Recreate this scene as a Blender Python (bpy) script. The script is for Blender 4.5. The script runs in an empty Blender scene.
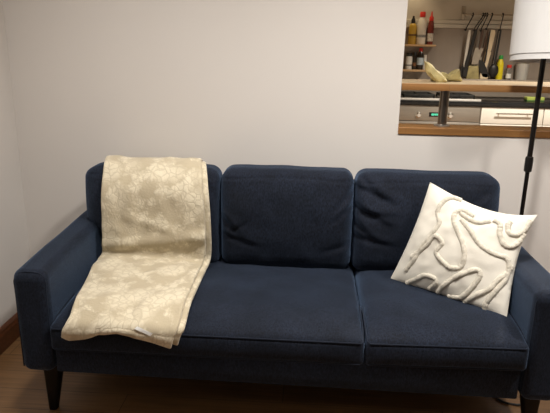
import bpy, bmesh, math, random
from mathutils import Vector, Matrix, noise
random.seed(7)
scene = bpy.context.scene
COL = scene.collection
PI = math.pi

# ------------------------------------------------------------------ helpers
def new(): return bmesh.new()

def add_box(bm, x0, x1, y0, y1, z0, z1, bevel=0.0, seg=2):
    r = bmesh.ops.create_cube(bm, size=1.0)
    vs = r['verts']
    for v in vs:
        v.co = Vector(((x0+x1)/2+v.co.x*(x1-x0), (y0+y1)/2+v.co.y*(y1-y0), (z0+z1)/2+v.co.z*(z1-z0)))
    if bevel > 0:
        es = list({e for v in vs for e in v.link_edges})
        bmesh.ops.bevel(bm, geom=es, offset=bevel, segments=seg, affect='EDGES', profile=0.5)

def frame_from(d):
    d = d.normalized()
    a = Vector((0, 0, 1)) if abs(d.z) < 0.9 else Vector((1, 0, 0))
    s = d.cross(a).normalized()
    return s, s.cross(d).normalized()

def add_tube(bm, pts, r, n=10, caps=True):
    pts = [Vector(p) for p in pts]
    rad = r if isinstance(r, (list, tuple)) else [r]*len(pts)
    rings = []
    s = None
    for i, p in enumerate(pts):
        d = (pts[min(i+1, len(pts)-1)]-pts[max(i-1, 0)])
        if s is None:
            s, t = frame_from(d)
        else:
            d = d.normalized()
            s = (s-d*s.dot(d)).normalized(); t = s.cross(d)
        rings.append([bm.verts.new(p+(s*math.cos(2*PI*k/n)+t*math.sin(2*PI*k/n))*rad[i]) for k in range(n)])
    for a, b in zip(rings, rings[1:]):
        for k in range(n):
            bm.faces.new((a[k], a[(k+1) % n], b[(k+1) % n], b[k]))
    if caps:
        bm.faces.new(rings[0][::-1]); bm.faces.new(rings[-1])

def add_lathe(bm, cx, cy, prof, n=24, cap=True):
    """prof: list of (radius, z) from bottom to top"""
    rings = [[bm.verts.new((cx+r*math.cos(2*PI*k/n), cy+r*math.sin(2*PI*k/n), z)) for k in range(n)] for r, z in prof]
    for a, b in zip(rings, rings[1:]):
        for k in range(n):
            bm.faces.new((a[k], a[(k+1) % n], b[(k+1) % n], b[k]))
    if cap:
        bm.faces.new(rings[0][::-1]); bm.faces.new(rings[-1])

def add_prism(bm, outline, y0, y1):
    """outline: (x,z) points, extruded from y0 to y1"""
    a = [bm.verts.new((x, y0, z)) for x, z in outline]
    b = [bm.verts.new((x, y1, z)) for x, z in outline]
    bm.faces.new(a); bm.faces.new(b[::-1])
    n = len(outline)
    for i in range(n):
        bm.faces.new((a[i], b[i], b[(i+1) % n], a[(i+1) % n]))

def add_rounded(bm, x0, x1, y0, y1, z0, z1, r, step, deform=None):
    """rounded box with a dense grid on every face; deform moves each vertex"""
    def axis(a, b):
        n = max(3, int(round((b-a)/step)))
        xs = [a+(b-a)*i/n for i in range(n+1)]
        for q in (0.3, 0.65, 1.0):
            xs += [a+r*q, b-r*q]
        return sorted(set(round(x, 5) for x in xs))
    X, Y, Z = axis(x0, x1), axis(y0, y1), axis(z0, z1)
    cache = {}
    def V(p):
        if p in cache: return cache[p]
        c = Vector((min(max(p[0], x0+r), x1-r), min(max(p[1], y0+r), y1-r), min(max(p[2], z0+r), z1-r)))
        d = Vector(p)-c
        co = c+d.normalized()*r if d.length > 1e-9 else c
        if deform: co = deform(co)
        v = bm.verts.new(co); cache[p] = v
        return v
    def face(A, B, mk, flip):
        for i in range(len(A)-1):
            for j in range(len(B)-1):
                q = [V(mk(A[i], B[j])), V(mk(A[i+1], B[j])), V(mk(A[i+1], B[j+1])), V(mk(A[i], B[j+1]))]
                bm.faces.new(q[::-1] if flip else q)
    face(X, Y, lambda a, b: (a, b, Z[-1]), False); face(X, Y, lambda a, b: (a, b, Z[0]), True)
    face(X, Z, lambda a, b: (a, Y[0], b), False); face(X, Z, lambda a, b: (a, Y[-1], b), True)
    face(Y, Z, lambda a, b: (X[-1], a, b), False); face(Y, Z, lambda a, b: (X[0], a, b), True)

ORIG = {}
def obj(name, bm, mat, parent=None, base=None, smooth=True, angle=40):
    org = ORIG[parent.name] if parent else Vector(base if base else (0, 0, 0))
    bmesh.ops.recalc_face_normals(bm, faces=bm.faces[:])
    for v in bm.verts: v.co -= org
    me = bpy.data.meshes.new(name)
    bm.to_mesh(me); bm.free()
    me.materials.append(mat)
    if smooth:
        for p in me.polygons: p.use_smooth = True
        me.set_sharp_from_angle(angle=math.radians(angle))
    o = bpy.data.objects.new(name, me)
    COL.objects.link(o)
    if parent: o.parent = parent
    else: o.location = org
    ORIG[o.name] = org
    return o

def tag(o, label, cat, group=None):
    o['label'] = label; o['category'] = cat
    if group: o['group'] = group
    return o

def thing(name, label, cat, loc, group=None):
    o = bpy.data.objects.new(name, None)
    o.empty_display_size = 0.05
    COL.objects.link(o); o.location = loc
    ORIG[o.name] = Vector(loc)
    return tag(o, label, cat, group)

def struct(name, bm, mat, smooth=False):
    o = obj(name, bm, mat, smooth=smooth)
    o['kind'] = 'structure'
    return o

def spline(pts, n=6):
    """Catmull-Rom through points (Vectors)"""
    P = [Vector(p) for p in pts]
    P = [P[0]*2-P[1]]+P+[P[-1]*2-P[-2]]
    out = []
    for i in range(1, len(P)-2):
        for k in range(n):
            t = k/n
            a, b, c, d = P[i-1], P[i], P[i+1], P[i+2]
            out.append(0.5*((2*b)+(c-a)*t+(2*a-5*b+4*c-d)*t*t+(3*b-a-3*c+d)*t**3))
    out.append(P[-2])
    return out

# ------------------------------------------------------------------ materials
def mat(name, col, rough=0.5, metal=0.0, var=0.0, vscale=8.0, bump=0.0, bscale=100.0, sheen=0.0, stretch=(1, 1, 1),
        emit=None, estr=0.0, trans=0.0, coat=0.0, col2=None, sheen_tint=None, spec=None, coords='Object'):
    m = bpy.data.materials.new(name); m.use_nodes = True
    nt = m.node_tree; N = nt.nodes; L = nt.links
    b = N['Principled BSDF']
    b.inputs['Base Color'].default_value = (*col, 1)
    b.inputs['Roughness'].default_value = rough
    b.inputs['Metallic'].default_value = metal
    if spec is not None: b.inputs['Specular IOR Level'].default_value = spec
    if sheen:
        b.inputs['Sheen Weight'].default_value = sheen
        b.inputs['Sheen Roughness'].default_value = 0.45
        if sheen_tint: b.inputs['Sheen Tint'].default_value = (*sheen_tint, 1)
    if coat: b.inputs['Coat Weight'].default_value = coat
    if trans:
        b.inputs['Transmission Weight'].default_value = trans
    if emit:
        b.inputs['Emission Color'].default_value = (*emit, 1); b.inputs['Emission Strength'].default_value = estr
    tc = N.new('ShaderNodeTexCoord'); mp = N.new('ShaderNodeMapping')
    mp.inputs['Scale'].default_value = stretch
    L.new(tc.outputs[coords], mp.inputs['Vector'])
    if var or col2:
        nz = N.new('ShaderNodeTexNoise'); nz.inputs['Scale'].default_value = vscale; nz.inputs['Detail'].default_value = 5
        L.new(mp.outputs[0], nz.inputs['Vector'])
        mx = N.new('ShaderNodeMix'); mx.data_type = 'RGBA'
        if col2: A, B = col, col2
        else: A, B = [c*(1-var) for c in col], [min(1, c*(1+var)) for c in col]
        mx.inputs[6].default_value = (*A, 1); mx.inputs[7].default_value = (*B, 1)
        rp = N.new('ShaderNodeMapRange'); rp.inputs[1].default_value = 0.3; rp.inputs[2].default_value = 0.7
        L.new(nz.outputs[0], rp.inputs[0]); L.new(rp.outputs[0], mx.inputs[0])
        L.new(mx.outputs[2], b.inputs['Base Color'])
    if bump:
        bz = N.new('ShaderNodeTexNoise'); bz.inputs['Scale'].default_value = bscale; bz.inputs['Detail'].default_value = 3
        L.new(mp.outputs[0], bz.inputs['Vector'])
        bp = N.new('ShaderNodeBump'); bp.inputs['Strength'].default_value = bump; bp.inputs['Distance'].default_value = 0.004
        L.new(bz.outputs[0], bp.inputs['Height']); L.new(bp.outputs[0], b.inputs['Normal'])
    return m

def speckle(m, scale, lo, hi):
    nt = m.node_tree; N = nt.nodes; L = nt.links; b = N['Principled BSDF']
    src = b.inputs['Base Color'].links[0].from_socket
    tc = N.new('ShaderNodeTexCoord'); mp = N.new('ShaderNodeMapping'); mp.inputs['Scale'].default_value = (1.6, 1, .7)
    L.new(tc.outputs['Object'], mp.inputs['Vector'])
    nz = N.new('ShaderNodeTexNoise'); nz.inputs['Scale'].default_value = scale; nz.inputs['Detail'].default_value = 3
    L.new(mp.outputs[0], nz.inputs['Vector'])
    r = N.new('ShaderNodeMapRange'); r.inputs[1].default_value = .3; r.inputs[2].default_value = .7; r.inputs[3].default_value = lo; r.inputs[4].default_value = hi
    L.new(nz.outputs[0], r.inputs[0])
    mx = N.new('ShaderNodeMix'); mx.data_type = 'RGBA'; mx.blend_type = 'MULTIPLY'; mx.inputs[0].default_value = 1
    L.new(src, mx.inputs[6]); L.new(r.outputs[0], mx.inputs[7]); L.new(mx.outputs[2], b.inputs['Base Color'])

def wood(name, c1, c2, length, width, gap, rough=0.4, axis=0, grain=1.0, coat=0.0):
    """planks / staves: brick layout plus a stretched grain"""
    m = bpy.data.materials.new(name); m.use_nodes = True
    nt = m.node_tree; N = nt.nodes; L = nt.links; b = N['Principled BSDF']
    b.inputs['Roughness'].default_value = rough
    if coat: b.inputs['Coat Weight'].default_value = coat
    tc = N.new('ShaderNodeTexCoord')
    mp = N.new('ShaderNodeMapping')
    if axis == 1: mp.inputs['Rotation'].default_value = (0, 0, PI/2)
    if axis == 2: mp.inputs['Rotation'].default_value = (PI/2, 0, 0)
    L.new(tc.outputs['Object'], mp.inputs['Vector'])
    br = N.new('ShaderNodeTexBrick')
    br.inputs['Scale'].default_value = 1.0
    br.inputs['Brick Width'].default_value = length; br.inputs['Row Height'].default_value = width
    br.inputs['Mortar Size'].default_value = gap; br.inputs['Bias'].default_value = 0.0
    br.inputs['Color1'].default_value = (*c1, 1); br.inputs['Color2'].default_value = (*c2, 1)
    br.inputs['Mortar'].default_value = (c1[0]*.3, c1[1]*.3, c1[2]*.3, 1)
    L.new(mp.outputs[0], br.inputs['Vector'])
    mg = N.new('ShaderNodeMapping'); mg.inputs['Scale'].default_value = (3, 60, 60)
    L.new(mp.outputs[0], mg.inputs['Vector'])
    nz = N.new('ShaderNodeTexNoise'); nz.inputs['Scale'].default_value = 1.0; nz.inputs['Detail'].default_value = 6
    nz.inputs['Distortion'].default_value = 0.6
    L.new(mg.outputs[0], nz.inputs['Vector'])
    rp = N.new('ShaderNodeMapRange'); rp.inputs[1].default_value = 0.25; rp.inputs[2].default_value = 0.75
    rp.inputs[3].default_value = 1-0.35*grain; rp.inputs[4].default_value = 1+0.2*grain
    L.new(nz.outputs[0], rp.inputs[0])
    mx = N.new('ShaderNodeMix'); mx.data_type = 'RGBA'; mx.blend_type = 'MULTIPLY'; mx.inputs[0].default_value = 1
    L.new(br.outputs[0], mx.inputs[6]); L.new(rp.outputs[0], mx.inputs[7])
    L.new(mx.outputs[2], b.inputs['Base Color'])
    return m

def blanket_material():
    m = bpy.data.materials.new('damask_fleece'); m.use_nodes = True
    nt = m.node_tree; N = nt.nodes; L = nt.links; b = N['Principled BSDF']
    b.inputs['Roughness'].default_value = 0.9
    b.inputs['Sheen Weight'].default_value = 0.35; b.inputs['Sheen Roughness'].default_value = 0.5
    b.inputs['Specular IOR Level'].default_value = 0.15
    uv = N.new('ShaderNodeTexCoord')
    mp = N.new('ShaderNodeMapping'); L.new(uv.outputs['UV'], mp.inputs['Vector'])
    # wobbly lookup so blooms get petal-like edges
    n1 = N.new('ShaderNodeTexNoise'); n1.inputs['Scale'].default_value = 24; n1.inputs['Detail'].default_value = 2
    L.new(mp.outputs[0], n1.inputs['Vector'])
    sc = N.new('ShaderNodeVectorMath'); sc.operation = 'MULTIPLY_ADD'
    sc.inputs[1].default_value = (.045, .045, 0); 
    L.new(n1.outputs['Color'], sc.inputs[0]); L.new(mp.outputs[0], sc.inputs[2])
    vo = N.new('ShaderNodeTexVoronoi'); vo.inputs['Scale'].default_value = 7.5; vo.feature = 'F1'
    L.new(sc.outputs[0], vo.inputs['Vector'])
    r1 = N.new('ShaderNodeMapRange'); r1.inputs[1].default_value = 0.52; r1.inputs[2].default_value = 0.30
    L.new(vo.outputs['Distance'], r1.inputs[0])
    v2 = N.new('ShaderNodeTexVoronoi'); v2.inputs['Scale'].default_value = 34; v2.feature = 'DISTANCE_TO_EDGE'
    L.new(sc.outputs[0], v2.inputs['Vector'])
    r2 = N.new('ShaderNodeMapRange'); r2.inputs[1].default_value = -0.07; r2.inputs[2].default_value = 0.12
    L.new(v2.outputs['Distance'], r2.inputs[0])
    n3 = N.new('ShaderNodeTexNoise'); n3.inputs['Scale'].default_value = 15; n3.inputs['Detail'].default_value = 3
    L.new(mp.outputs[0], n3.inputs['Vector'])
    r3 = N.new('ShaderNodeMapRange'); r3.inputs[1].default_value = 0.48; r3.inputs[2].default_value = 0.60
    L.new(n3.outputs[0], r3.inputs[0])
    a = N.new('ShaderNodeMath'); a.operation = 'MULTIPLY'; L.new(r1.outputs[0], a.inputs[0]); L.new(r2.outputs[0], a.inputs[1])
    c = N.new('ShaderNodeMath'); c.operation = 'MULTIPLY'; L.new(r3.outputs[0], c.inputs[0]); L.new(r2.outputs[0], c.inputs[1])
    mxm = N.new('ShaderNodeMath'); mxm.operation = 'MAXIMUM'; L.new(a.outputs[0], mxm.inputs[0]); L.new(c.outputs[0], mxm.inputs[1])
    mx = N.new('ShaderNodeMix'); mx.data_type = 'RGBA'
    mx.inputs[6].default_value = (*BL_BEIGE, 1); mx.inputs[7].default_value = (*BL_CREAM, 1)
    L.new(mxm.outputs[0], mx.inputs[0]); L.new(mx.outputs[2], b.inputs['Base Color'])
    nb = N.new('ShaderNodeTexNoise'); nb.inputs['Scale'].default_value = 120; L.new(mp.outputs[0], nb.inputs['Vector'])
    ad = N.new('ShaderNodeMath'); ad.operation = 'ADD'; L.new(nb.outputs[0], ad.inputs[0]); L.new(mxm.outputs[0], ad.inputs[1])
    bp = N.new('ShaderNodeBump'); bp.inputs['Strength'].default_value = 0.35; bp.inputs['Distance'].default_value = 0.004
    L.new(ad.outputs[0], bp.inputs['Height']); L.new(bp.outputs[0], b.inputs['Normal'])
    return m
BL_BEIGE = (0.50, 0.43, 0.305); BL_CREAM = (0.70, 0.63, 0.48)

M = dict(
    wall=mat('wall_paint', (0.70, 0.665, 0.63), 0.85, var=0.015, vscale=2, bump=0.05, bscale=300),
    ceil=mat('ceiling_paint', (0.80, 0.78, 0.75), 0.9, var=0.01),
    kwall=mat('kitchen_paint', (0.56, 0.52, 0.45), 0.8, var=0.02, vscale=3),
    floor=wood('oak_floor', (0.27, 0.148, 0.065), (0.225, 0.118, 0.048), 1.25, 0.125, 0.0015, 0.38),
    skirt=wood('mahogany_skirting', (0.15, 0.052, 0.022), (0.13, 0.044, 0.018), 2.0, 0.3, 0.0, 0.3),
    navy=mat('navy_weave', (0.0066, 0.0092, 0.0172), 0.85, var=0.35, vscale=7, bump=0.35, bscale=420, sheen=0.30, sheen_tint=(.36, .55, .9), spec=0.2),
    pipe=mat('navy_piping', (0.010, 0.014, 0.025), 0.85, sheen=0.15, sheen_tint=(.4, .55, .85), spec=0.2, var=.1),
    leg=mat('black_wood', (0.0035, 0.003, 0.003), 0.5, spec=0.2, var=0.2, vscale=30),
    cream=mat('cream_cotton', (0.77, 0.735, 0.65), 0.9, var=0.05, vscale=9, bump=0.25, bscale=350, sheen=0.2, spec=0.15),
    cord=mat('tufted_cord', (0.67, 0.625, 0.53), 0.95, var=0.12, vscale=90, bump=0.8, bscale=260, sheen=0.2, spec=0.1),
    blanket=blanket_material(),
    tagw=mat('white_satin', (0.82, 0.82, 0.80), 0.5, var=0.05, vscale=40),
    black=mat('black_metal', (0.008, 0.007, 0.007), 0.4, metal=0.3, var=0.1),
    shade=mat('white_linen_shade', (0.60, 0.595, 0.59), 0.8, var=0.015, vscale=40, bump=0.1, bscale=500, stretch=(1, 1, .3)),
    rubber=mat('black_cable', (0.01, 0.01, 0.01), 0.5, var=0.1),
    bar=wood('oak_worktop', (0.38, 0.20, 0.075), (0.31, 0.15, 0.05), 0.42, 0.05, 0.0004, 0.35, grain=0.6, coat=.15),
    barglare=wood('oak_worktop_glare', (0.66, 0.53, 0.36), (0.60, 0.47, 0.30), 0.42, 0.05, 0.0004, 0.3, grain=0.5, coat=.2),  # same oak as the bar, glare on its top painted in as paler colour
    sill=wood('oak_sill', (0.29, 0.14, 0.045), (0.25, 0.115, 0.036), 0.5, 0.06, 0.0003, 0.35, grain=0.6, coat=.15),
    shelfw=wood('pine_shelf', (0.50, 0.32, 0.16), (0.46, 0.29, 0.14), 1.0, 0.3, 0.0, 0.5, grain=0.5),
    steel=mat('brushed_steel', (0.40, 0.37, 0.33), 0.42, metal=0.75, var=0.08, vscale=3, stretch=(1, 1, 60), bump=0.03, bscale=40),
    hobsteel=mat('satin_steel', (0.66, 0.645, 0.62), 0.5, metal=0.35, var=0.04),
    poststeel=mat('dark_steel', (0.20, 0.175, 0.15), 0.28, metal=0.95, var=0.05),
    chrome=mat('polished_steel', (0.72, 0.70, 0.67), 0.15, metal=1.0, var=0.03),
    splash=mat('grey_splashback', (0.33, 0.28, 0.235), 0.45, metal=0.25, var=0.10, vscale=2.5, stretch=(3, 3, .5)),
    trimw=mat('pale_trim', (0.62, 0.58, 0.51), 0.5, var=0.04),
    white=mat('white_laminate', (0.78, 0.75, 0.69), 0.35, var=0.01),
    dark=mat('black_granite', (0.010, 0.011, 0.013), 0.22, var=0.5, vscale=200),
    iron=mat('cast_iron', (0.012, 0.012, 0.012), 0.7, var=0.3, vscale=60),
    glassb=mat('black_glass', (0.01, 0.01, 0.012), 0.1, var=0.1),
    lcd=mat('green_digits', (0.05, 0.4, 0.25), 0.5, emit=(0.15, 1.0, 0.6), estr=1.6, var=.02),
    mustard=mat('mustard_plastic', (0.50, 0.31, 0.035), 0.4, var=0.08, vscale=20),
    blackp=mat('black_plastic', (0.015, 0.014, 0.013), 0.45, var=0.15),
    whitep=mat('white_plastic', (0.78, 0.74, 0.66), 0.35, var=0.03),
    redp=mat('red_plastic', (0.62, 0.035, 0.025), 0.35, var=0.06),
    chilli=mat('chilli_sauce', (0.17, 0.025, 0.015), 0.25, var=0.15, vscale=15),
    label_dark=mat('grey_print', (0.25, 0.25, 0.24), 0.6, var=0.4, vscale=120),
    label_pale=mat('pale_print', (0.60, 0.55, 0.48), 0.6, var=0.3, vscale=90),
    label_blue=mat('pale_blue_print', (0.50, 0.60, 0.66), 0.6, var=0.2, vscale=80),
    label_brown=mat('brown_print', (0.12, 0.06, 0.02), 0.6, var=0.3, vscale=80),
    darkglass=mat('dark_bottle_glass', (0.03, 0.022, 0.016), 0.12, var=0.2),
    clear=mat('clear_glass', (0.85, 0.86, 0.84), 0.05, trans=0.9, var=.01),
    salt=mat('white_grains', (0.75, 0.73, 0.68), 0.9, var=0.1, vscale=200),
    spice=mat('brown_spice', (0.22, 0.10, 0.04), 0.9, var=0.3, vscale=200),
    lemon=mat('yellow_plastic', (0.80, 0.66, 0.02), 0.35, var=0.05),
    greenp=mat('green_plastic', (0.03, 0.33, 0.06), 0.4, var=0.05),
    packet=mat('pale_yellow_paper', (0.52, 0.44, 0.21), 0.6, var=0.2, vscale=25, bump=.4, bscale=60),
    olive=mat('olive_paper', (0.36, 0.30, 0.13), 0.6, var=0.25, vscale=25, bump=.4, bscale=60),
    palewood=mat('pale_beech', (0.76, 0.62, 0.42), 0.6, var=0.08, vscale=10, stretch=(20, 20, 1)),
    darkwood=mat('dark_handle_wood', (0.09, 0.045, 0.025), 0.5, var=0.2, vscale=10, stretch=(20, 20, 1)),
    toolgrey=mat('worn_steel', (0.42, 0.37, 0.30), 0.45, metal=.6, var=.12, vscale=20),
    sponge=mat('lime_sponge', (0.38, 0.46, 0.10), 0.95, var=0.12, vscale=80, bump=.8, bscale=200),
    sponge_pad=mat('green_scourer', (0.10, 0.22, 0.06), 0.95, var=0.2, vscale=120, bump=.8, bscale=300),
)

speckle(M['navy'], 130, 0.40, 1.75)

# ------------------------------------------------------------------ room shell
bm = new(); add_box(bm, -1.45, 3.4, -4.2, 2.9, -0.06, 0.0); struct('floor', bm, M['floor'])
bm = new(); add_box(bm, -1.45, 3.4, -4.2, 2.9, 2.45, 2.5); struct('ceiling', bm, M['ceil'])
OX, OX2, OZ, OZ2, WT = 0.466, 2.30, 0.989, 2.15, 0.12
bm = new()       # wall behind the sofa with the serving hatch cut through it
add_box(bm, -1.45, OX, 0, WT, 0, 2.45); add_box(bm, OX, OX2, 0, WT, 0, OZ)
add_box(bm, OX, OX2, 0, WT, OZ2, 2.45); add_box(bm, OX2, 3.4, 0, WT, 0, 2.45)
bmesh.ops.remove_doubles(bm, verts=bm.verts[:], dist=1e-5)
struct('wall_back', bm, M['wall'])
bm = new(); add_box(bm, -1.45, -1.303, -4.2, 0.0, 0, 2.45); struct('wall_left', bm, M['wall'])
bm = new(); add_box(bm, 3.3, 3.4, -4.2, 0.0, 0, 2.45); struct('wall_right', bm, M['wall'])
bm = new(); add_box(bm, 0.1, 0.2, WT, 2.72, 0, 2.45); struct('wall_kitchen_left', bm, M['kwall'])
bm = new(); add_box(bm, 3.3, 3.4, WT, 2.72, 0, 2.45); struct('wall_kitchen_right', bm, M['kwall'])
bm = new(); add_box(bm, 0.1, 3.4, 2.72, 2.9, 0, 2.45); struct('wall_kitchen', bm, M['kwall'])
bm = new()       # dark skirting along the left wall with a moulded top
prof = [(-1.303, 0), (-1.285, 0), (-1.285, 0.078), (-1.289, 0.088), (-1.289, 0.097), (-1.296, 0.108), (-1.303, 0.110)]
a = [bm.verts.new((x, -4.2, z)) for x, z in prof]; b = [bm.verts.new((x, -0.0, z)) for x, z in prof]
for i in range(len(prof)):
    j = (i+1) % len(prof); bm.faces.new((a[i], a[j], b[j], b[i]))
bm.faces.new(a); bm.faces.new(b[::-1])
struct('baseboard_left', bm, M['skirt'])
bm = new(); add_box(bm, -1.285, 3.3, -0.018, 0.0, 0, 0.11, 0.004, 2); struct('baseboard_back', bm, M['skirt'])
bm = new(); add_box(bm, OX, OX2, -0.006, WT+0.02, OZ, 1.021, 0.003, 2); struct('trim_1', bm, M['sill'])
bm = new(); add_box(bm, 0.2, 3.3, 2.708, 2.72, 0.95, 1.53); struct('trim_2', bm, M['splash'])
bm = new(); add_box(bm, 0.2, 3.3, 2.690, 2.72, 1.53, 1.562, 0.004); add_box(bm, 0.2, 3.3, 2.700, 2.72, 1.566, 1.597, 0.004); struct('trim_3', bm, M['trimw'])
bm = new(); add_box(bm, 1.34, 2.3, 2.60, 2.708, 1.085, 1.105, 0.003); struct('trim_4', bm, M['splash'])   # tiled ledge behind the bar

# ------------------------------------------------------------------ sofa
YF = -0.814
sofa = thing('sofa', 'navy blue fabric three-seater sofa with black legs against the wall', 'sofa', (0, -0.42, 0))

bm = new(); add_box(bm, -0.822, 0.828, YF+0.012, -0.06, 0.203, 0.312, 0.008, 2)
for v in bm.verts:
    if v.co.z < 0.25: v.co.z -= 0.009*(v.co.x+0.95)
obj('base_frame', bm, M['navy'], sofa)

def nz(p, s, seed=0.0): return noise.noise(Vector((p.x*s+seed, p.y*s+seed*1.7, p.z*s-seed)))

for s in (-1, 1):
    def dfm(c, s=s):
        c = c.copy()
        k = nz(c, 5, 3+s)*0.004
        if c.z < 0.25: c.z -= 0.009*(c.x+0.95)
        if c.z > 0.5: c.z += k+(0.030 if s < 0 else 0.010)*(c.y-YF)/0.62
        c.x += nz(c, 4, 9+s)*0.003
        return c
    bm = new(); x0, x1 = (-0.95, -0.826) if s < 0 else (0.836, 0.96)
    add_rounded(bm, x0, x1, YF, -0.07, 0.20, 0.597, 0.034, 0.035, dfm)
    arm = obj('armrest', bm, M['navy'], sofa)
    bm = new()      # seam around the front face of the arm
    xs0, xs1 = x0+0.007, x1-0.007
    z1 = 0.588
    add_tube(bm, spline([(xs0, YF+0.014, 0.22), (xs0, YF+0.014, 0.50), (xs0, YF+0.015, z1-0.028), (xs0+0.022, YF+0.015, z1), (xs1-0.022, YF+0.015, z1),
                         (xs1, YF+0.015, z1-0.028), (xs1, YF+0.014, 0.50), (xs1, YF+0.014, 0.22)], 5), 0.0026, 6)
    obj('piping', bm, M['pipe'], arm)

bm = new(); add_rounded(bm, -0.87, 0.86, -0.15, -0.05, 0.22, 0.79, 0.02, 0.06)
obj('backrest_frame', bm, M['navy'], sofa)

def seat_top(y):
    return 0.392+0.050*(1-math.exp(-(max(0, y+0.828))/0.085))

def seat_cushion(x0, x1, seed, lift=0.0):
    Y0, Y1, Z0, Z1 = -0.828, -0.20, 0.303, 0.396
    def dfm(c):
        c = c.copy()
        u = (c.x-x0)/(x1-x0); 
        eu = 1-abs(2*u-1)**14
        t = (c.z-Z0)/(Z1-Z0)
        if t > 0.5:
            c.z += (seat_top(c.y)-0.392)*(t-0.5)*2*(0.45+0.55*eu)
            c.z += 0.006*nz(c, 3.2, seed)*(t-0.5)*2*(1 if c.y > -0.8 else .4)
            c.z += 0.004*nz(c, 9, seed+5)*(t-0.5)*2*(1 if c.y > -0.8 else .2)
        # soft belly on the front face
        if c.y < Y0+0.03: c.y -= 0.007*math.sin(PI*min(1, max(0, t)))*eu
        c.z += lift*max(0, min(1, u*1.5))
        return c
    bm = new(); add_rounded(bm, x0, x1, Y0, Y1, Z0, Z1, 0.016, 0.022, dfm)
    o = obj('seat_cushion', bm, M['navy'], sofa)
    bm = new()
    p = 0.010
    add_tube(bm, [(x0+0.003, -0.60, 0.422), (x0+0.003, -0.74, 0.412), (x0+0.005, -0.815, 0.394), (x0+0.014, -0.8285, 0.3915), (x1-0.014, -0.8285, 0.3915),
                  (x1-0.005, -0.815, 0.394), (x1-0.003, -0.74, 0.412), (x1-0.003, -0.60, 0.422)], 0.0026, 6)
    add_tube(bm, [(x0+0.014, -0.8275, 0.311), (x1-0.014, -0.8275, 0.311)], 0.003, 6)
    for v in bm.verts: v.co.z += lift*max(0, min(1, (v.co.x-x0)/(x1-x0)*1.5))
    obj('piping', bm, M['pipe'], o)
    return o
seat_cushion(-0.824, 0.285, 1.0)
seat_cushion(0.288, 0.8355, 4.0, 0.009)

def back_cushion(x0, x1, seed, creases, top_seam, wide=0, zt=0.862):
    """wide: -1 / +1 lets the outer side bulge over the armrest above its top"""
    Y0, Y1, Z0 = -0.305, -0.135, 0.425
    def dfm(c):
        c = c.copy()
        u = (c.x-x0)/(x1-x0); w = (c.z-Z0)/(zt-Z0)
        # belly and lean: thicker below, tapering to the top ridge
        f = max(0.0, 1-((c.y-Y0)/(Y1-Y0)))
        eu = 1-abs(2*u-1)**6
        c.y += f*(0.035*(max(0, w-0.55)/0.45)**2+0.012*(1-min(1, w*6)))
        c.y -= f*0.022*eu*math.sin(PI*min(1, max(0, w)))
        c.z += 0.004*math.sin(u*PI)*(w > 0.9)
        if w > 0.5: c.z += 0.008*nz(Vector((c.x, 0, 0)), 6, seed)*w
        # outer bulge over the armrest
        if wide:
            t = min(1, max(0, (c.z-0.57)/0.06))
            uu = u if wide > 0 else 1-u
            c.x += wide*t*(0.062 if wide < 0 else 0.038)*max(0, (uu-0.5)*2)**3
        # slack cloth
        c.y += f*(0.006*nz(c, 5, seed)+0.004*nz(c, 13, seed+2))
        for (ax, az, bx, bz, d, wd) in creases:
            A = Vector((ax, az)); B = Vector((bx, bz)); P = Vector((c.x, c.z)); ab = B-A
            t = max(0, min(1, (P-A).dot(ab)/ab.length_squared)); q = A+ab*t-P
            g = math.exp(-(q.length/wd)**2)*(1-t)**0.6
            n = Vector((-ab.y, ab.x)).normalized()
            h = math.exp(-(((P-(A+ab*t))-n*wd*1.7).length/(wd*1.3))**2)*(1-t)**0.6
            c.y += f*(d*g-d*0.55*h)
        # seam groove under the top panel
        zs = zt-0.040+0.012*math.sin(u*PI)
        if abs(c.z-zs) < 0.03: c.y += f*0.004*math.exp(-((c.z-zs)/0.006)**2)
        return c
    bm = new(); add_rounded(bm, x0, x1, Y0, Y1, Z0, zt, 0.050, 0.0085, dfm)
    # random creasing adds a fold inside the cloth, keep the outline round
    o = obj('back_cushion', bm, M['navy'], sofa, angle=75)
    return o
back_cushion(-0.826, -0.302, 2.0, [(-.35, .80, -.30, .70, .006, .012)], True, wide=-1)
back_cushion(-0.296, 0.264, 7.0, [(-.285, .66, -.19, .565, .012, .013), (-.278, .585, -.12, .535, .009, .012), (.262, .79, .165, .69, .012, .013),
                                  (.257, .73, .165, .645, .009, .012), (-.235, .612, -.17, .65, .006, .010), (.25, .56, .13, .52, .007, .012)], True)
back_cushion(0.270, 0.826, 12.0, [(.258, .87, .40, .745, .015, .015), (.262, .81, .45, .735, .015, .014), (.268, .73, .42, .645, .015, .014),
                                  (.30, .70, .46, .69, .010, .013), (.272, .655, .36, .58, .013, .013), (.27, .60, .45, .56, .010, .013),
                                  (.80, .80, .70, .72, .008, .014)], True, wide=1, zt=0.860)

for (lx, ly, sx, sy) in ((-0.868, -0.722, -1, -1), (0.900, -0.722, 1, -1), (-0.868, -0.115, -1, 1), (0.900, -0.115, 1, 1)):
    bm = new()
    rings = []
    for k in range(7):
        t = k/6; hw = 0.0155+(0.036-0.0155)*t; z = (0.195 if lx > 0 else 0.205)*t
        ox, oy = -sx*(1-t)*(-0.012), sy*(1-t)*0.012
        ring = []
        for q in range(16):
            an = 2*PI*q/16; ca, sa = math.cos(an), math.sin(an)
            ring.append(bm.verts.new((lx+ox+hw*math.copysign(abs(ca)**0.5, ca), ly+oy+hw*math.copysign(abs(sa)**0.5, sa), z)))
        rings.append(ring)
    for a, b in zip(rings, rings[1:]):
        for q in range(16): bm.faces.new((a[q], a[(q+1) % 16], b[(q+1) % 16], b[q]))
    bm.faces.new(rings[0]); bm.faces.new(rings[-1])
    obj('leg', bm, M['leg'], sofa)

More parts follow.
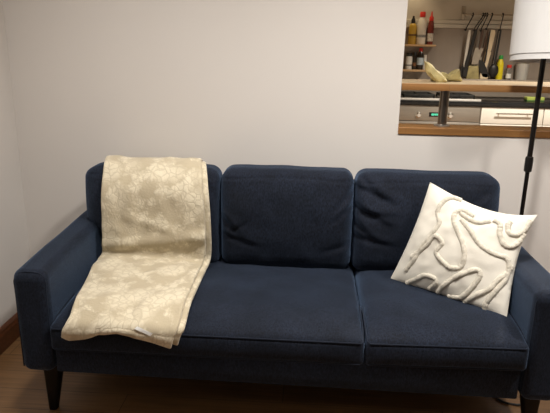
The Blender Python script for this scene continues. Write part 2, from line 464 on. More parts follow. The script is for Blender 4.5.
# ------------------------------------------------------------------ throw blanket
def blanket():
    rows = [  # left edge, right edge, from behind the ridge to the hem
        ((-0.80, -0.105, 0.72), (-0.385, -0.105, 0.72)),
        ((-0.806, -0.125, 0.830), (-0.378, -0.125, 0.835)),
        ((-0.808, -0.19, 0.864), (-0.372, -0.19, 0.870)),
        ((-0.796, -0.262, 0.842), (-0.354, -0.262, 0.848)),
        ((-0.788, -0.322, 0.763), (-0.339, -0.322, 0.778)),
        ((-0.788, -0.338, 0.657), (-0.329, -0.338, 0.674)),
        ((-0.793, -0.340, 0.559), (-0.326, -0.340, 0.568)),
        ((-0.800, -0.338, 0.495), (-0.330, -0.335, 0.495)),
        ((-0.810, -0.372, 0.466), (-0.336, -0.360, 0.468)),
        ((-0.798, -0.470, 0.462), (-0.340, -0.420, 0.462)),
        ((-0.753, -0.743, 0.456), (-0.340, -0.684, 0.456)),
        ((-0.738, -0.838, 0.436), (-0.333, -0.840, 0.432)),
        ((-0.752, -0.860, 0.415), (-0.346, -0.862, 0.400)),
        ((-0.761, -0.856, 0.394), (-0.357, -0.860, 0.361)),
    ]
    L = spline([r[0] for r in rows], 8); R = spline([r[1] for r in rows], 8)
    n = len(L); nt = 40
    hem = [(0, .388), (.07, .374), (.2, .382), (.35, .408), (.50, .428), (.62, .414), (.8, .385), (1, .356)]
    def hz(t):
        for (a, x), (b, y) in zip(hem, hem[1:]):
            if t <= b: return x+(y-x)*(t-a)/(b-a)
        return hem[-1][1]
    arc = [0]
    for i in range(1, n): arc.append(arc[-1]+((L[i]-L[i-1]).length+(R[i]-R[i-1]).length)/2)
    i_hem = n-1-24   # start of hem shaping
    bm = new(); uvl = bm.loops.layers.uv.new('UVMap')
    def sheet(off, t0, t1, cut, seed, amp):
        grid = []
        nn = n-cut
        for i in range(nn):
            row = []
            for j in range(nt+1):
                t = t0+(t1-t0)*j/nt
                p = L[i].lerp(R[i], t)
                iu, il = min(i+1, n-1), max(i-1, 0)
                d1 = L[iu].lerp(R[iu], t)-L[il].lerp(R[il], t)
                nrm = (R[i]-L[i]).cross(d1).normalized()
                if nrm.dot(Vector((0, -0.6, 0.8))) < 0 and i > 12: nrm = -nrm
                if i <= 12 and i > 4 and nrm.z < 0: nrm = -nrm
                if i <= 4 and nrm.y < 0: nrm = -nrm
                w = 1.0 if i > 14 else 0.35
                # slack waves: a soft fold below the ridge and at the crease
                wob = amp*w*(0.006*noise.noise(Vector((t*4+seed, arc[i]*7, seed)))+0.004*noise.noise(Vector((t*9, arc[i]*15+seed, 2))))
                wob += amp*0.008*math.exp(-((arc[i]-0.60+0.05*t)/0.022)**2)*(0.7+0.5*noise.noise(Vector((t*3, 1, seed))))
                wob += amp*0.004*math.exp(-((arc[i]-0.44-0.14*t)/0.018)**2)*max(0, math.sin(t*PI))
                p = p+nrm*(off+max(wob, -0.004))
                if i > n-1-16:
                    f = (i-(n-1-16))/16
                    target = hz(t)
                    zline = L[n-1].lerp(R[n-1], t).z
                    p.z += (target-zline)*f**1.5
                row.append((p, t, arc[i]))
            grid.append(row)
        V = [[bm.verts.new(q[0]) for q in row] for row in grid]
        for i in range(nn-1):
            for j in range(nt):
                f = bm.faces.new((V[i][j], V[i][j+1], V[i+1][j+1], V[i+1][j]))
                for lp, (a, b) in zip(f.loops, ((i, j), (i, j+1), (i+1, j+1), (i+1, j))):
                    q = grid[a][b]; lp[uvl].uv = (q[1]*0.46+seed*.3, q[2])
    sheet(0.012, 0.0, 0.955, 0, 0.0, 1.7)
    sheet(-0.004, 0.0, 1.0, 2, 1.0, 0.5)
    o = obj('throw_blanket', bm, M['blanket'], base=(-0.56, -0.55, 0.45))
    # cloth with rounded hems
    md = o.modifiers.new('thickness', 'SOLIDIFY'); md.thickness = 0.017; md.offset = 0.0
    ms = o.modifiers.new('soft', 'SUBSURF'); ms.levels = 1; ms.render_levels = 1
    tag(o, 'folded beige fleece throw with cream leaf pattern draped over the sofa', 'blanket')
    return o
throw = blanket()
bm = new()
def tq(x, y, z): return bm.verts.new((x, y, z))
ctr = Vector((-0.464, -0.889, 0.434)); ax = Vector((0.054, -0.004, -0.022)); ay = Vector((0.009, -0.020, 0.026)); nn_ = Vector((0, -.7, .65)).normalized()
dg = bpy.context.evaluated_depsgraph_get(); dg.update()
td = Vector((0, -.80, .60))
def on_throw(p):
    """drop a point onto the cloth surface"""
    hit, loc, nrm, idx = throw.evaluated_get(dg).ray_cast(p-ORIG[throw.name]+td*0.25, -td)
    return loc+ORIG[throw.name] if hit else p
g = []
for k in range(2):
    g.append([[bm.verts.new(on_throw(ctr+ax*(i/6-0.5)+ay*(j/2-0.5))+td*(0.0012+0.0022*k+0.0012*math.sin(i*1.3))) for j in range(3)] for i in range(7)])
for k in range(2):
    for i in range(6):
        for j in range(2): bm.faces.new((g[k][i][j], g[k][i+1][j], g[k][i+1][j+1], g[k][i][j+1]))
for i in range(6):
    for j in (0, 2): bm.faces.new((g[0][i][j], g[0][i+1][j], g[1][i+1][j], g[1][i][j]))
for j in range(2):
    for i in (0, 6): bm.faces.new((g[0][i][j], g[0][i][j+1], g[1][i][j+1], g[1][i][j]))
tg = obj('care_tag', bm, M['tagw'], throw); tg['label'] = 'small white satin care tag sewn at the hem'

# ------------------------------------------------------------------ scatter pillow
PBL, PBR = Vector((.421, -.385, .445)), Vector((.799, -.678, .436))
PTR, PTL = Vector((.915, -.525, .784)), Vector((.556, -.34, .851))
PN = (PBR-PBL).cross(PTL-PBL).normalized()
def pbase(u, v): return PBL*(1-u)*(1-v)+PBR*u*(1-v)+PTR*u*v+PTL*(1-u)*v
def psurf(u, v, side=1, lift=0.0):
    a = max(0, 1-abs(2*u-1)**2.2); b = max(0, 1-abs(2*v-1)**2.2)
    th = 0.056*(a*b)**0.62
    if side < 0: th *= 0.8
    p = pbase(u, v)+PN*side*th
    # edges drawn in between the corners
    c = pbase(.5, .5)
    pull_v = 4*u*(1-u); pull_u = 4*v*(1-v)
    up = (PTL-PBL).normalized(); rt = (PBR-PBL).normalized()
    p -= up*0.040*pull_v*(0.6+0.6*u)*max(0, (v-0.5)*2)**3
    p += up*0.006*pull_v*max(0, (0.5-v)*2)**3
    p -= rt*(0.012 if u < .5 else 0.012+0.02*v)*pull_u*((u-0.5)*2)**3
    q = Vector((u*3.1, v*3.1, side*2.0))
    p += PN*side*(0.007*noise.noise(q*1.5)+0.004*noise.noise(q*4))*(a*b)**0.3
    return p+PN*side*lift
pil = thing('scatter_pillow', 'cream square scatter pillow with tufted swirling lines on the sofa', 'pillow', (0.63, -0.50, 0.44))
bm = new(); NPV = 44
grids = []
for side in (1, -1):
    grids.append([[None]*(NPV+1) for _ in range(NPV+1)])
for i in range(NPV+1):
    for j in range(NPV+1):
        u, v = i/NPV, j/NPV
        edge = i in (0, NPV) or j in (0, NPV)
        grids[0][i][j] = bm.verts.new(psurf(u, v, 1))
        grids[1][i][j] = grids[0][i][j] if edge else bm.verts.new(psurf(u, v, -1))
for s in (0, 1):
    for i in range(NPV):
        for j in range(NPV):
            G = grids[s]; bm.faces.new((G[i][j], G[i+1][j], G[i+1][j+1], G[i][j+1]))
obj('cover', bm, M['cream'], pil, angle=80)
CORDS = [
 [(0.351, 0.98), (0.26, 0.958), (0.209, 0.872), (0.203, 0.763), (0.267, 0.668), (0.238, 0.527), (0.19, 0.405), (0.162, 0.268), (0.117, 0.14)],
 [(0.487, 0.298), (0.573, 0.329), (0.578, 0.444), (0.525, 0.554), (0.439, 0.656), (0.374, 0.747), (0.368, 0.828), (0.439, 0.871), (0.526, 0.836)],
 [(0.435, 0.767), (0.555, 0.683), (0.666, 0.583), (0.797, 0.54), (0.9, 0.533), (0.946, 0.466), (0.941, 0.338), (0.887, 0.211), (0.839, 0.091), (0.833, 0.02)],
 [(0.695, 0.868), (0.758, 0.835), (0.788, 0.734), (0.849, 0.65), (0.917, 0.648), (0.963, 0.703), (0.98, 0.794)],
 [(0.826, 0.886), (0.825, 0.828), (0.862, 0.766), (0.931, 0.775), (0.97, 0.84), (0.975, 0.934)],
 [(0.164, 0.02), (0.24, 0.09), (0.307, 0.153), (0.39, 0.159), (0.419, 0.117), (0.369, 0.031)],
 [(0.444, 0.026), (0.53, 0.186), (0.636, 0.306), (0.706, 0.353), (0.74, 0.31), (0.705, 0.18), (0.642, 0.057), (0.532, 0.02)],
 [(0.672, 0.02), (0.752, 0.123), (0.845, 0.223), (0.887, 0.318), (0.942, 0.395), (0.97, 0.475)],
 [(0.133, 0.281), (0.218, 0.413), (0.277, 0.539), (0.361, 0.499), (0.342, 0.394), (0.487, 0.298)],
 [(0.406, 0.832), (0.468, 0.806), (0.583, 0.79), (0.675, 0.848)],
]
for k, path in enumerate(CORDS):
    bm = new()
    uv = spline([(u, v, 0) for u, v in path], 12)
    pts = [psurf(min(max(q.x, .012), .988), min(max(q.y, .012), .988), 1, -0.0045) for q in uv]
    rr = [0.0115+0.002*noise.noise(Vector((i*0.9, k*3.1, 0))) for i in range(len(pts))]
    add_tube(bm, pts, rr, 8)
    c = obj('tufted_cord', bm, M['cord'], pil, angle=90)

# ------------------------------------------------------------------ floor lamp
LX, LY = 0.993, -0.17
lamp = thing('floor_lamp', 'slim black floor lamp with white drum shade beside the sofa arm', 'floor lamp', (LX, LY, 0))
bm = new(); add_lathe(bm, LX, LY, [(0.001, 0.0), (0.128, 0.0), (0.130, 0.004), (0.128, 0.012), (0.10, 0.018), (0.02, 0.022), (0.012, 0.035), (0.001, 0.036)], 40, cap=False); obj('base', bm, M['black'], lamp)
bm = new(); add_lathe(bm, LX, LY, [(0.0001, 0.03), (0.0085, 0.03), (0.0085, 0.90), (0.0105, 0.905), (0.0105, 1.45), (0.0001, 1.452)], 16, cap=False); obj('pole', bm, M['black'], lamp)
bm = new(); add_lathe(bm, LX, LY, [(0.0105, 0.868), (0.0155, 0.872), (0.0165, 0.895), (0.0165, 0.920), (0.0155, 0.932), (0.0105, 0.936)], 20); obj('pole_joint', bm, M['black'], lamp)
bm = new()
R0, R1 = 0.133, 0.131
add_lathe(bm, LX, LY, [(R0-0.003, 1.345), (R0, 1.345), (R1, 1.66), (R1-0.003, 1.66), (R0-0.003, 1.322)], 64, cap=False)
bmesh.ops.rotate(bm, verts=bm.verts[:], cent=(LX, LY, 1.48), matrix=Matrix.Rotation(math.radians(-5), 3, 'X'))
shade = obj('lamp_shade', bm, M['shade'], lamp)
bm = new()
for k in range(3):
    an = 2*PI*k/3+0.4
    add_tube(bm, [(LX, LY, 1.44), (LX+R0*.97*math.cos(an), LY+R0*.97*math.sin(an), 1.335)], 0.0018, 6)
add_lathe(bm, LX, LY, [(0.0105, 1.43), (0.018, 1.435), (0.018, 1.49), (0.0105, 1.495)], 16)
obj('shade_fitter', bm, M['whitep'], shade)

bm = new()
add_tube(bm, spline([(0.80, -0.20, 0.005), (0.82, -0.38, 0.005), (0.865, -0.522, 0.005), (0.906, -0.556, 0.005), (0.96, -0.552, 0.005), (1.02, -0.47, 0.005),
                     (1.16, -0.36, 0.005), (1.30, -0.10, 0.005)], 8), 0.0042, 8)
tag(obj('power_cable', bm, M['rubber'], base=(0.906, -0.556, 0)), 'thin black power cable on the floor by the right front sofa leg', 'cable')

# ------------------------------------------------------------------ breakfast bar in the hatch
bar = thing('breakfast_bar', 'narrow oak breakfast bar board across the serving hatch on a steel post', 'counter', (0.674, 0.11, 1.021))
bm = new(); add_box(bm, OX+0.002, OX2-0.002, 0.003, 0.33, 1.184, 1.214, 0.001, 1); obj('bar_top', bm, M['barglare'], bar)
bm = new(); add_box(bm, OX+0.002, OX2-0.002, -0.005, 0.0028, 1.184, 1.2138, 0.002, 2); eb = obj('front_face', bm, M['bar'], bar); eb['label'] = 'orange oak front face of the bar board'  # front of the same board, kept separate from the glare painted on top
bm = new(); add_lathe(bm, 0.674, 0.075, [(0.021, 1.0215), (0.021, 1.184)], 24); pst = obj('post', bm, M['poststeel'], bar)
bm = new(); add_lathe(bm, 0.674, 0.075, [(0.036, 1.0215), (0.036, 1.026), (0.024, 1.030)], 24); obj('flange', bm, M['steel'], pst)

def bottle(name, label, cat, x, y, z, h, r, bodym, capm, kind, labm=None, group=None, lab=(.2, .6)):
    t = thing(name, label, cat, (x, y, z), group)
    bm = new()
    if kind == 'sauce':     # rounded squeeze bottle with shoulder
        hc = h*0.16
        pr = [(0.0001, z), (r*.9, z), (r, z+h*.03), (r, z+h*.55), (r*.92, z+h*.68), (r*.62, z+h*.8), (r*.55, z+h*.84), (0.0001, z+h*.84)]
        cp = [(0.0001, z+h*.84), (r*.62, z+h*.84), (r*.60, z+h*.97), (r*.5, z+h), (0.0001, z+h)]
    elif kind == 'tall_cap':  # pump / nozzle top
        pr = [(0.0001, z), (r*.95, z), (r, z+h*.03), (r, z+h*.62), (r*.8, z+h*.70), (r*.5, z+h*.74), (0.0001, z+h*.74)]
        cp = [(0.0001, z+h*.74), (r*.55, z+h*.74), (r*.50, z+h*.86), (r*.28, z+h*.93), (r*.24, z+h), (0.0001, z+h)]
    elif kind == 'nozzle':
        pr = [(0.0001, z), (r*.95, z), (r, z+h*.03), (r, z+h*.55), (r*.85, z+h*.66), (r*.6, z+h*.72), (0.0001, z+h*.72)]
        cp = [(0.0001, z+h*.72), (r*.70, z+h*.72), (r*.68, z+h*.82), (r*.30, z+h*.87), (r*.15, z+h), (0.0001, z+h)]
    elif kind == 'jar':
        pr = [(0.0001, z), (r*.95, z), (r, z+h*.04), (r, z+h*.72), (r*.82, z+h*.80), (0.0001, z+h*.80)]
        cp = [(0.0001, z+h*.80), (r*.9, z+h*.80), (r*.9, z+h*.99), (r*.85, z+h), (0.0001, z+h)]
    add_lathe(bm, x, y, pr, 20, cap=False); obj('body', bm, bodym, t)
    bm = new(); add_lathe(bm, x, y, cp, 20, cap=False); obj('cap', bm, capm, t)
    if labm:
        bm = new(); a, b = lab
        add_lathe(bm, x, y, [(r*1.0, z+h*a), (r*1.025, z+h*a), (r*1.025, z+h*b), (r*1.0, z+h*b), (r*1.0, z+h*a)], 20, cap=False); obj('print_band', bm, labm, t)
    return t

# shelves with sauces on the kitchen wall
tag(obj('wall_shelf', (lambda b: (add_box(b, 0.62, 1.125, 2.58, 2.7075, 1.370, 1.388, 0.003), b)[1])(new()), M['shelfw'], base=(0.87, 2.64, 1.37)), 'upper narrow wooden shelf on the kitchen wall holding tall sauce bottles', 'shelf')
tag(obj('wall_shelf', (lambda b: (add_box(b, 0.62, 1.065, 2.58, 2.7075, 1.158, 1.176, 0.003), b)[1])(new()), M['shelfw'], base=(0.87, 2.64, 1.158)), 'lower narrow wooden shelf on the kitchen wall holding short jars', 'shelf')
G1, G2 = 'sauce bottles on the upper kitchen shelf', 'jars and small bottles on the lower kitchen shelf'
bottle('sauce_bottle', 'mustard yellow bottle with black nozzle cap, leftmost on the upper kitchen shelf', 'bottle', 0.927, 2.645, 1.388, 0.236, 0.034, M['mustard'], M['blackp'], 'tall_cap', M['label_brown'], G1, (.30, .36))
bottle('sauce_bottle', 'fat white squeeze bottle with red cap on the upper kitchen shelf', 'bottle', 1.003, 2.645, 1.388, 0.270, 0.040, M['whitep'], M['redp'], 'sauce', M['label_dark'], G1, (.22, .30))
bottle('sauce_bottle', 'dark red chilli sauce bottle with pointed red nozzle on the upper kitchen shelf', 'bottle', 1.080, 2.645, 1.388, 0.274, 0.027, M['chilli'], M['redp'], 'nozzle', M['label_pale'], G1, (.10, .34))
bottle('spice_jar', 'clear jar with dark lid, leftmost on the lower kitchen shelf', 'jar', 0.916, 2.645, 1.176, 0.140, 0.028, M['salt'], M['blackp'], 'jar', M['label_dark'], G2, (.2, .3))
bottle('spice_jar', 'slim dark brown bottle with black lid on the lower kitchen shelf', 'bottle', 0.966, 2.650, 1.176, 0.146, 0.017, M['darkglass'], M['blackp'], 'jar', M['spice'], G2, (.2, .4))
bottle('spice_jar', 'dark bottle with red cap and pale blue label on the lower kitchen shelf', 'bottle', 1.012, 2.640, 1.176, 0.184, 0.028, M['darkglass'], M['redp'], 'sauce', M['label_blue'], G2, (.22, .55))
bottle('spice_jar', 'short clear glass jar of white salt at the right end of the lower shelf', 'jar', 1.050, 2.625, 1.176, 0.125, 0.014, M['salt'], M['whitep'], 'jar', M['label_blue'], G2, (.3, .5))

# things on the ledge and bar
bottle('lemon_bottle', 'yellow bottle with green cap behind the bar, right of the hanging ladle', 'bottle', 1.705, 2.645, 1.105, 0.205, 0.029, M['lemon'], M['greenp'], 'sauce', None, None)
bottle('salt_shaker', 'small clear shaker with red top behind the bar, right of the yellow bottle', 'shaker', 1.785, 2.645, 1.105, 0.125, 0.022, M['clear'], M['redp'], 'jar', M['salt'], None, (.1, .4))
pot = thing('steel_pot', 'shiny steel canister behind the bar under the lamp shade', 'canister', (1.895, 2.645, 1.105))
bm = new(); add_lathe(bm, 1.895, 2.645, [(0.0001, 1.105), (0.047, 1.105), (0.049, 1.108), (0.055, 1.245), (0.056, 1.248), (0.053, 1.248), (0.046, 1.112), (0.0001, 1.112)], 32, cap=False); obj('body', bm, M['hobsteel'], pot)
bm = new(); add_tube(bm, [(1.895+0.0565*math.cos(2*PI*k/32), 2.645+0.0565*math.sin(2*PI*k/32), 1.248) for k in range(33)], 0.002, 6); obj('rim', bm, M['chrome'], pot)

def crumple(name, label, outline, y0, y1, m, seed, cat):
    """outline: (x,z) closed silhouette, stuffed into a crumpled packet"""
    bm = new(); n = len(outline)
    cx = sum(p[0] for p in outline)/n; cz = sum(p[1] for p in outline)/n
    layers = [(0.0, .55), (.2, .95), (.5, 1.0), (.8, .95), (1.0, .55)]
    rings = []
    for t, s in layers:
        ring = []
        for x, z in spline(list((p[0], p[1], 0) for p in outline+[outline[0]]), 4)[:-1] and [(q.x, q.y) for q in spline([(p[0], p[1], 0) for p in outline+[outline[0]]], 4)[:-1]]:
            px = cx+(x-cx)*s; pz = cz+(z-cz)*s
            k = noise.noise(Vector((px*40, t*3+seed, pz*40)))*0.004
            ring.append(bm.verts.new((px+k, y0+(y1-y0)*t+k*2, max(1.2146, pz+k))))
        rings.append(ring)
    for a, b in zip(rings, rings[1:]):
        for q in range(len(a)): bm.faces.new((a[q], a[(q+1) % len(a)], b[(q+1) % len(a)], b[q]))
    bm.faces.new(rings[0]); bm.faces.new(rings[-1][::-1])
    return tag(obj(name, bm, m, base=(cx, (y0+y1)/2, 1.214), angle=50), label, cat)
crumple('food_packet', 'pale yellow food packet leaning up on the bar near the hatch edge', [(0.580, 1.306), (0.598, 1.303), (0.630, 1.276), (0.668, 1.244), (0.688, 1.219), (0.690, 1.214), (0.640, 1.214), (0.612, 1.238), (0.590, 1.262)], 0.10, 0.16, M['packet'], 1, 'packet')
crumple('food_packet', 'crumpled olive food packet lying on the bar beside the pale yellow one', [(0.640, 1.232), (0.685, 1.256), (0.705, 1.238), (0.735, 1.258), (0.757, 1.272), (0.768, 1.240), (0.770, 1.214), (0.640, 1.214)], 0.175, 0.25, M['olive'], 5, 'packet')

# ------------------------------------------------------------------ utensil rail
RY, RZ = 2.650, 1.642
rail = thing('utensil_rail', 'dark metal utensil rail on the kitchen wall above the splashback', 'rail', (1.36, 2.65, 1.6))
bm = new(); add_tube(bm, [(1.345, RY, RZ), (2.25, RY, RZ)], 0.006, 10); obj('rod', bm, M['toolgrey'], rail)
for x in (1.362, 2.22):
    bm = new(); add_box(bm, x-0.018, x+0.018, 2.708, 2.7199, 1.600, 1.712, 0.004); add_tube(bm, [(x, 2.712, 1.655), (x, RY, RZ)], 0.008, 8); add_tube(bm, [(x-0.006, RY, RZ), (x+0.008, RY, RZ)], 0.012, 10)
    obj('bracket', bm, M['toolgrey'], rail)
HOOKS = [(1.428, 1.382, 1.524), (1.512, 1.452, 1.522), (1.530, 1.474, 1.520), (1.548, 1.510, 1.520), (1.588, 1.556, 1.535), (1.630, 1.600, 1.530), (1.679, 1.667, 1.528), (1.650, 1.640, 1.530)]
HOOKS = HOOKS[:5]+[HOOKS[6]]
hl = ['leftmost on the rail, beside the bracket', 'second from the left on the rail', 'third from the left on the rail', 'fourth from the left on the rail',
      'fifth from the left on the rail', 'rightmost on the rail, apart from the others']
for (xt, xb, zb), l in zip(HOOKS, hl):
    d = Vector((xb-xt, 0, zb-RZ)).normalized()
    bm = new()
    pts = [(xt-0.004, RY+0.012, RZ-0.012), (xt-0.002, RY+0.014, RZ+0.004), (xt, RY+0.004, RZ+0.0135), (xt, RY-0.010, RZ+0.008), (xt, RY-0.012, RZ-0.006),
           ((xt+xb)/2, RY-0.008, (RZ+zb)/2), (xb, RY-0.006, zb+0.008), (xb-0.002, RY-0.010, zb-0.010), (xb-0.010, RY-0.014, zb-0.013), (xb-0.014, RY-0.014, zb-0.002)]
    add_tube(bm, spline(pts, 4), 0.0042, 8)
    tag(obj('rail_hook', bm, M['black'], base=(xt, RY, RZ)), 'thin black hook hanging from the utensil rail, '+l, 'hook', 'hooks on the utensil rail')

def utensil(name, label, top, bot, wt, wb, hm, y=RY-0.014):
    """tapered flat handle from top (x,z) to bot, returns the thing"""
    t = thing(name, label, 'utensil', (top[0], y, top[1]), 'utensils hanging from the rail')
    bm = new(); d = Vector((bot[0]-top[0], 0, bot[1]-top[1])); dn = d.normalized(); s = Vector((-dn.z, 0, dn.x))
    secs = []
    for k in range(9):
        f = k/8; w = wt+(wb-wt)*f
        if k in (0, 8): w *= 0.6
        c = Vector((top[0], y, top[1]))+d*f; th = 0.005
        secs.append([bm.verts.new(c+s*w/2*ca+Vector((0, th*sa, 0))) for ca, sa in ((-1, -.5), (-.8, -1), (.8, -1), (1, -.5), (1, .5), (.8, 1), (-.8, 1), (-1, .5))])
    for a, b in zip(secs, secs[1:]):
        for q in range(8): bm.faces.new((a[q], a[(q+1) % 8], b[(q+1) % 8], b[q]))
    bm.faces.new(secs[0][::-1]); bm.faces.new(secs[-1])
    obj('handle', bm, hm, t)
    return t
def blade(t, outline, m, y, name='blade', th=0.004):
    bm = new(); add_prism(bm, outline, y-th/2, y+th/2)
    bmesh.ops.bevel(bm, geom=bm.edges[:], offset=min(0.0012, th*.3), segments=1, affect='EDGES')
    return obj(name, bm, m, t)
y1, y2, y3, y4 = RY-0.016, RY-0.030, RY-0.044, RY-0.058
u = utensil('turner', 'white handled utensil with dark tip, leftmost on the rail', (1.410, 1.515), (1.396, 1.200), 0.026, 0.022, M['whitep'], y1)
blade(u, [(1.372, 1.215), (1.412, 1.205), (1.410, 1.120), (1.380, 1.118), (1.366, 1.150)], M['blackp'], y1, 'head')
u = utensil('spatula', 'long black spatula beside the white handled utensil', (1.460, 1.520), (1.405, 1.190), 0.028, 0.034, M['blackp'], y2)
blade(u, [(1.385, 1.205), (1.430, 1.200), (1.425, 1.125), (1.388, 1.122)], M['blackp'], y2, 'head')
u = utensil('fish_slice', 'worn steel fish slice with dark handle in the middle of the rail', (1.512, 1.518), (1.500, 1.355), 0.020, 0.018, M['darkwood'], y3)
blade(u, [(1.466, 1.372), (1.536, 1.366), (1.515, 1.290), (1.498, 1.232), (1.448, 1.228), (1.452, 1.300)], M['toolgrey'], y3)
u = utensil('knife', 'slim dark handled knife left of the pale wooden spatula', (1.560, 1.520), (1.528, 1.290), 0.014, 0.010, M['darkwood'], y2)
blade(u, [(1.521, 1.300), (1.537, 1.296), (1.520, 1.180), (1.508, 1.175)], M['toolgrey'], y2)
u = utensil('wooden_spatula', 'broad pale wooden spatula hanging from the rail', (1.606, 1.520), (1.585, 1.330), 0.050, 0.046, M['palewood'], y1)
blade(u, [(1.562, 1.340), (1.612, 1.336), (1.596, 1.240), (1.580, 1.180), (1.545, 1.215)], M['palewood'], y1, 'head', 0.008)
u = utensil('slotted_spatula', 'black slotted spatula with angled head left of the ladle', (1.574, 1.515), (1.560, 1.240), 0.010, 0.014, M['blackp'], y3)
blade(u, [(1.505, 1.270), (1.545, 1.262), (1.610, 1.140), (1.590, 1.118), (1.555, 1.125), (1.520, 1.185)], M['blackp'], y3, 'head')
u = utensil('ladle', 'black ladle, rightmost utensil on the rail', (1.668, 1.520), (1.650, 1.230), 0.016, 0.018, M['blackp'], y2)
bm = new()
add_tube(bm, [(1.648, y2, 1.518), (1.632, y2, 1.240)], 0.005, 8)
bmesh.ops.create_uvsphere(bm, u_segments=20, v_segments=12, radius=0.043, matrix=Matrix.Translation((1.642, y2-0.012, 1.180)) @ Matrix.Diagonal((1.0, .55, 1.35, 1)))
obj('bowl', bm, M['blackp'], u)
bm = new(); add_box(bm, 1.418, 1.528, 2.615, 2.632, 1.1055, 1.218, 0.004)
for v in bm.verts:
    if v.co.z > 1.16: v.co.x += 0.012 if v.co.x < 1.47 else -0.014
tag(obj('tea_packet', bm, M['olive'], base=(1.473, 2.624, 1.105)), 'olive square packet standing behind the bar below the fish slice', 'packet')
bm = new(); add_rounded(bm, 1.532, 1.602, 2.604, 2.626, 1.1055, 1.158, 0.008, 0.012); 
tag(obj('egg_cup', bm, M['palewood'], base=(1.567, 2.615, 1.105)), 'small cream block behind the bar below the black ladle', 'block')

# ------------------------------------------------------------------ kitchen units behind the hatch
KF = 2.25
bm = new(); add_box(bm, 0.204, 3.296, 2.236, 2.7075, 0.905, 0.942, 0.004); tag(obj('kitchen_worktop', bm, M['dark'], base=(1.75, 2.42, 0.905)), 'long black granite kitchen worktop behind the serving hatch', 'worktop')
oven = thing('oven', 'built-in steel oven with two knobs and green clock under the worktop', 'oven', (1.17, 2.45, 0))
bm = new(); add_box(bm, 0.800, 1.468, 2.27, 2.70, 0.10, 0.904); obj('body', bm, M['steel'], oven, smooth=False)
bm = new(); add_box(bm, 0.800, 1.468, 2.25, 2.268, 0.775, 0.902, 0.003); cp = obj('control_panel', bm, M['steel'], oven)
bm = new(); add_box(bm, 0.800, 1.468, 2.245, 2.268, 0.13, 0.770, 0.004); dr = obj('door', bm, M['steel'], oven)
bm = new(); add_box(bm, 0.94, 1.40, 2.240, 2.2452, 0.22, 0.62, 0.002); obj('door_glass', bm, M['glassb'], dr)
bm = new(); add_tube(bm, [(0.92, 2.205, 0.715), (1.42, 2.205, 0.715)], 0.010, 12); add_tube(bm, [(0.96, 2.205, 0.715), (0.96, 2.246, 0.715)], 0.007, 8); add_tube(bm, [(1.38, 2.205, 0.715), (1.38, 2.246, 0.715)], 0.007, 8); obj('handle', bm, M['chrome'], dr)
for x in (0.966, 1.224):
    bm = new()
    add_tube(bm, [(x, 2.2505, 0.823), (x, 2.243, 0.823), (x, 2.240, 0.823), (x, 2.222, 0.823), (x, 2.219, 0.823)], [0.026, 0.026, 0.019, 0.018, 0.015], 24); obj('knob', bm, M['chrome'], oven)
bm = new(); add_box(bm, 1.052, 1.142, 2.2475, 2.2502, 0.811, 0.847, 0.001); dsp = obj('display', bm, M['glassb'], oven)
bm = new()
for x in (1.078, 1.092, 1.108, 1.122):     # lit digit bars
    for dz in (0.822, 0.829, 0.836): add_box(bm, x-0.004, x+0.004, 2.2468, 2.2474, dz-0.0012, dz+0.0012)
    for dz in (0.8255, 0.8325):
        add_box(bm, x+0.0036, x+0.0052, 2.2468, 2.2474, dz-0.003, dz+0.003); add_box(bm, x-0.0052, x-0.0036, 2.2468, 2.2474, dz-0.003, dz+0.003)
obj('clock_digits', bm, M['lcd'], dsp, smooth=False)

def unit(x0, x1, label, handle=(None, None)):
    t = thing('kitchen_cabinet', label, 'cabinet', ((x0+x1)/2, 2.45, 0), 'white units under the kitchen worktop')
    bm = new(); add_box(bm, x0, x1, 2.272, 2.70, 0.10, 0.904); obj('body', bm, M['white'], t, smooth=False)
    bm = new(); add_box(bm, x0, x1, 2.32, 2.40, 0.0, 0.10); obj('plinth', bm, M['white'], t, smooth=False)
    bm = new(); add_box(bm, x0+0.002, x1-0.002, 2.25, 2.270, 0.765, 0.900, 0.003); d = obj('drawer', bm, M['white'], t)
    hx0, hx1 = handle if handle[0] else (x0+0.12, x1-0.10)
    bm = new(); add_tube(bm, [(hx0, 2.222, 0.852), (hx1, 2.222, 0.852)], 0.006, 10)
    for q in (hx0+0.03, hx1-0.03): add_tube(bm, [(q, 2.222, 0.852), (q, 2.251, 0.852)], 0.005, 8)
    obj('handle', bm, M['chrome'], d)
    bm = new(); add_box(bm, x0+0.002, x1-0.002, 2.25, 2.270, 0.115, 0.760, 0.003); obj('door', bm, M['white'], t)
unit(1.474, 1.978, 'white cabinet with long bar handle on its drawer, right of the oven', (1.588, 1.880))
unit(1.982, 2.50, 'white cabinet at the right edge of the view, beyond the lamp pole')

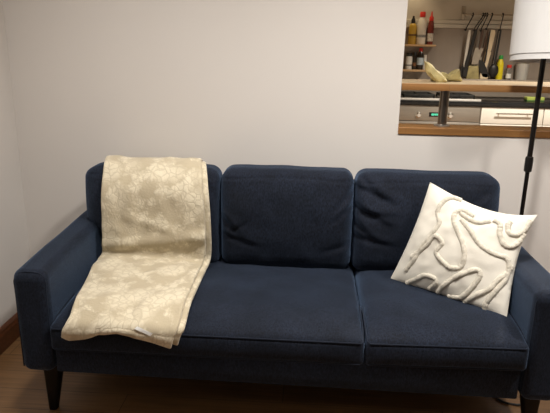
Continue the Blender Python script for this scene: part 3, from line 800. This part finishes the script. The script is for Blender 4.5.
hob = thing('gas_hob', 'steel gas hob with black pan supports set in the worktop above the oven', 'hob', (1.15, 2.42, 0.942))
bm = new(); add_box(bm, 0.80, 1.465, 2.281, 2.66, 0.9423, 0.951, 0.003); obj('tray', bm, M['poststeel'], hob)
bm = new(); add_box(bm, 0.80, 1.465, 2.25, 2.280, 0.9423, 0.960, 0.004); obj('front_trim', bm, M['hobsteel'], hob)
for cx in (0.97, 1.30):
    bm = new()
    for yy in (2.37, 2.54): 
        add_box(bm, cx-0.13, cx+0.13, yy-0.005, yy+0.005, 0.970, 0.988, 0.002)
    add_box(bm, cx-0.13, cx+0.13, 2.32, 2.33, 0.966, 0.988, 0.002); add_box(bm, cx-0.13, cx+0.13, 2.60, 2.61, 0.966, 0.988, 0.002)
    for xx in (cx-0.125, cx+0.125): add_box(bm, xx-0.005, xx+0.005, 2.32, 2.61, 0.966, 0.988, 0.002)
    add_box(bm, cx-0.005, cx+0.005, 2.32, 2.61, 0.970, 0.988, 0.002)
    for xx in (cx-0.125, cx+0.125):
        for yy in (2.325, 2.605): add_box(bm, xx-0.006, xx+0.006, yy-0.006, yy+0.006, 0.951, 0.967)
    obj('pan_support', bm, M['iron'], hob)
    for yy in (2.40, 2.53):
        bm = new(); add_lathe(bm, cx, yy, [(0.040, 0.951), (0.040, 0.957), (0.030, 0.960), (0.030, 0.965), (0.0001, 0.965)], 20, cap=False); obj('burner', bm, M['iron'], hob)
spg = thing('sponge', 'lime green sponge on the black worktop left of the lamp pole', 'sponge', (1.955, 2.44, 0.942))
bm = new(); add_rounded(bm, 1.885, 2.03, 2.40, 2.48, 0.950, 0.976, 0.006, 0.02); obj('foam', bm, M['sponge'], spg)
bm = new(); add_rounded(bm, 1.886, 2.029, 2.401, 2.479, 0.9425, 0.951, 0.003, 0.03); obj('scouring_pad', bm, M['sponge_pad'], spg)

# ------------------------------------------------------------------ lights
def area(name, loc, size, power, col=(1, .93, .84), rot=(0, 0, 0), shape='DISK'):
    l = bpy.data.lights.new(name, 'AREA'); l.shape = shape; l.size = size; l.energy = power; l.color = col
    o = bpy.data.objects.new(name, l); COL.objects.link(o); o.location = loc; o.rotation_euler = rot
    return o
def downlight(loc, power, ang=2.3, col=(1, .95, .885)):
    l = bpy.data.lights.new('ceiling_spot', 'SPOT'); l.energy = power; l.color = col; l.spot_size = ang; l.spot_blend = 0.9; l.shadow_soft_size = 0.09
    o = bpy.data.objects.new('ceiling_spot', l); COL.objects.link(o); o.location = loc
downlight((0.45, -1.00, 2.40), 170, 2.45)
downlight((-0.60, -1.00, 2.40), 76, 2.6)
downlight((1.60, -1.00, 2.40), 130, 2.2)
downlight((0.6, -2.9, 2.40), 30)
downlight((1.75, 1.05, 2.40), 420, 2.3, (1, .91, .78))
s = bpy.data.lights.new('cupboard_light', 'SPOT'); s.energy = 12; s.color = (1, .80, .50); s.spot_size = 1.6; s.spot_blend = .8; s.shadow_soft_size = 0.03
so = bpy.data.objects.new('cupboard_light', s); COL.objects.link(so); so.location = (0.85, 2.55, 2.15); so.rotation_euler = (0.18, 0.1, 0)
w = bpy.data.worlds.new('World'); scene.world = w; w.use_nodes = True
w.node_tree.nodes['Background'].inputs[0].default_value = (1.0, 0.93, 0.86, 1); w.node_tree.nodes['Background'].inputs[1].default_value = 0.12

# ------------------------------------------------------------------ camera
cam = bpy.data.cameras.new('camera'); co = bpy.data.objects.new('camera', cam); COL.objects.link(co)
cam.sensor_width = 36; cam.sensor_fit = 'HORIZONTAL'; cam.lens = 567.72/550*36; cam.clip_start = 0.02
pi_, ya, ro = (math.radians(a) for a in (15.9412, 3.4789, 1.0107))
fw = Vector((-math.sin(ya)*math.cos(pi_), math.cos(ya)*math.cos(pi_), -math.sin(pi_)))
r_ = Vector((math.cos(ya), math.sin(ya), 0)); u_ = r_.cross(fw)
rt = r_*math.cos(ro)+u_*math.sin(ro); up = -r_*math.sin(ro)+u_*math.cos(ro)
mw = Matrix(((rt.x, up.x, -fw.x, 0.0752), (rt.y, up.y, -fw.y, -2.5776), (rt.z, up.z, -fw.z, 1.368), (0, 0, 0, 1)))
co.matrix_world = mw
scene.camera = co
vs = scene.view_settings
scene.display_settings.display_device = 'sRGB'
vs.view_transform = 'Standard'; vs.look = 'None'; vs.exposure = -0.30; vs.gamma = 1.0; vs.use_curve_mapping = False
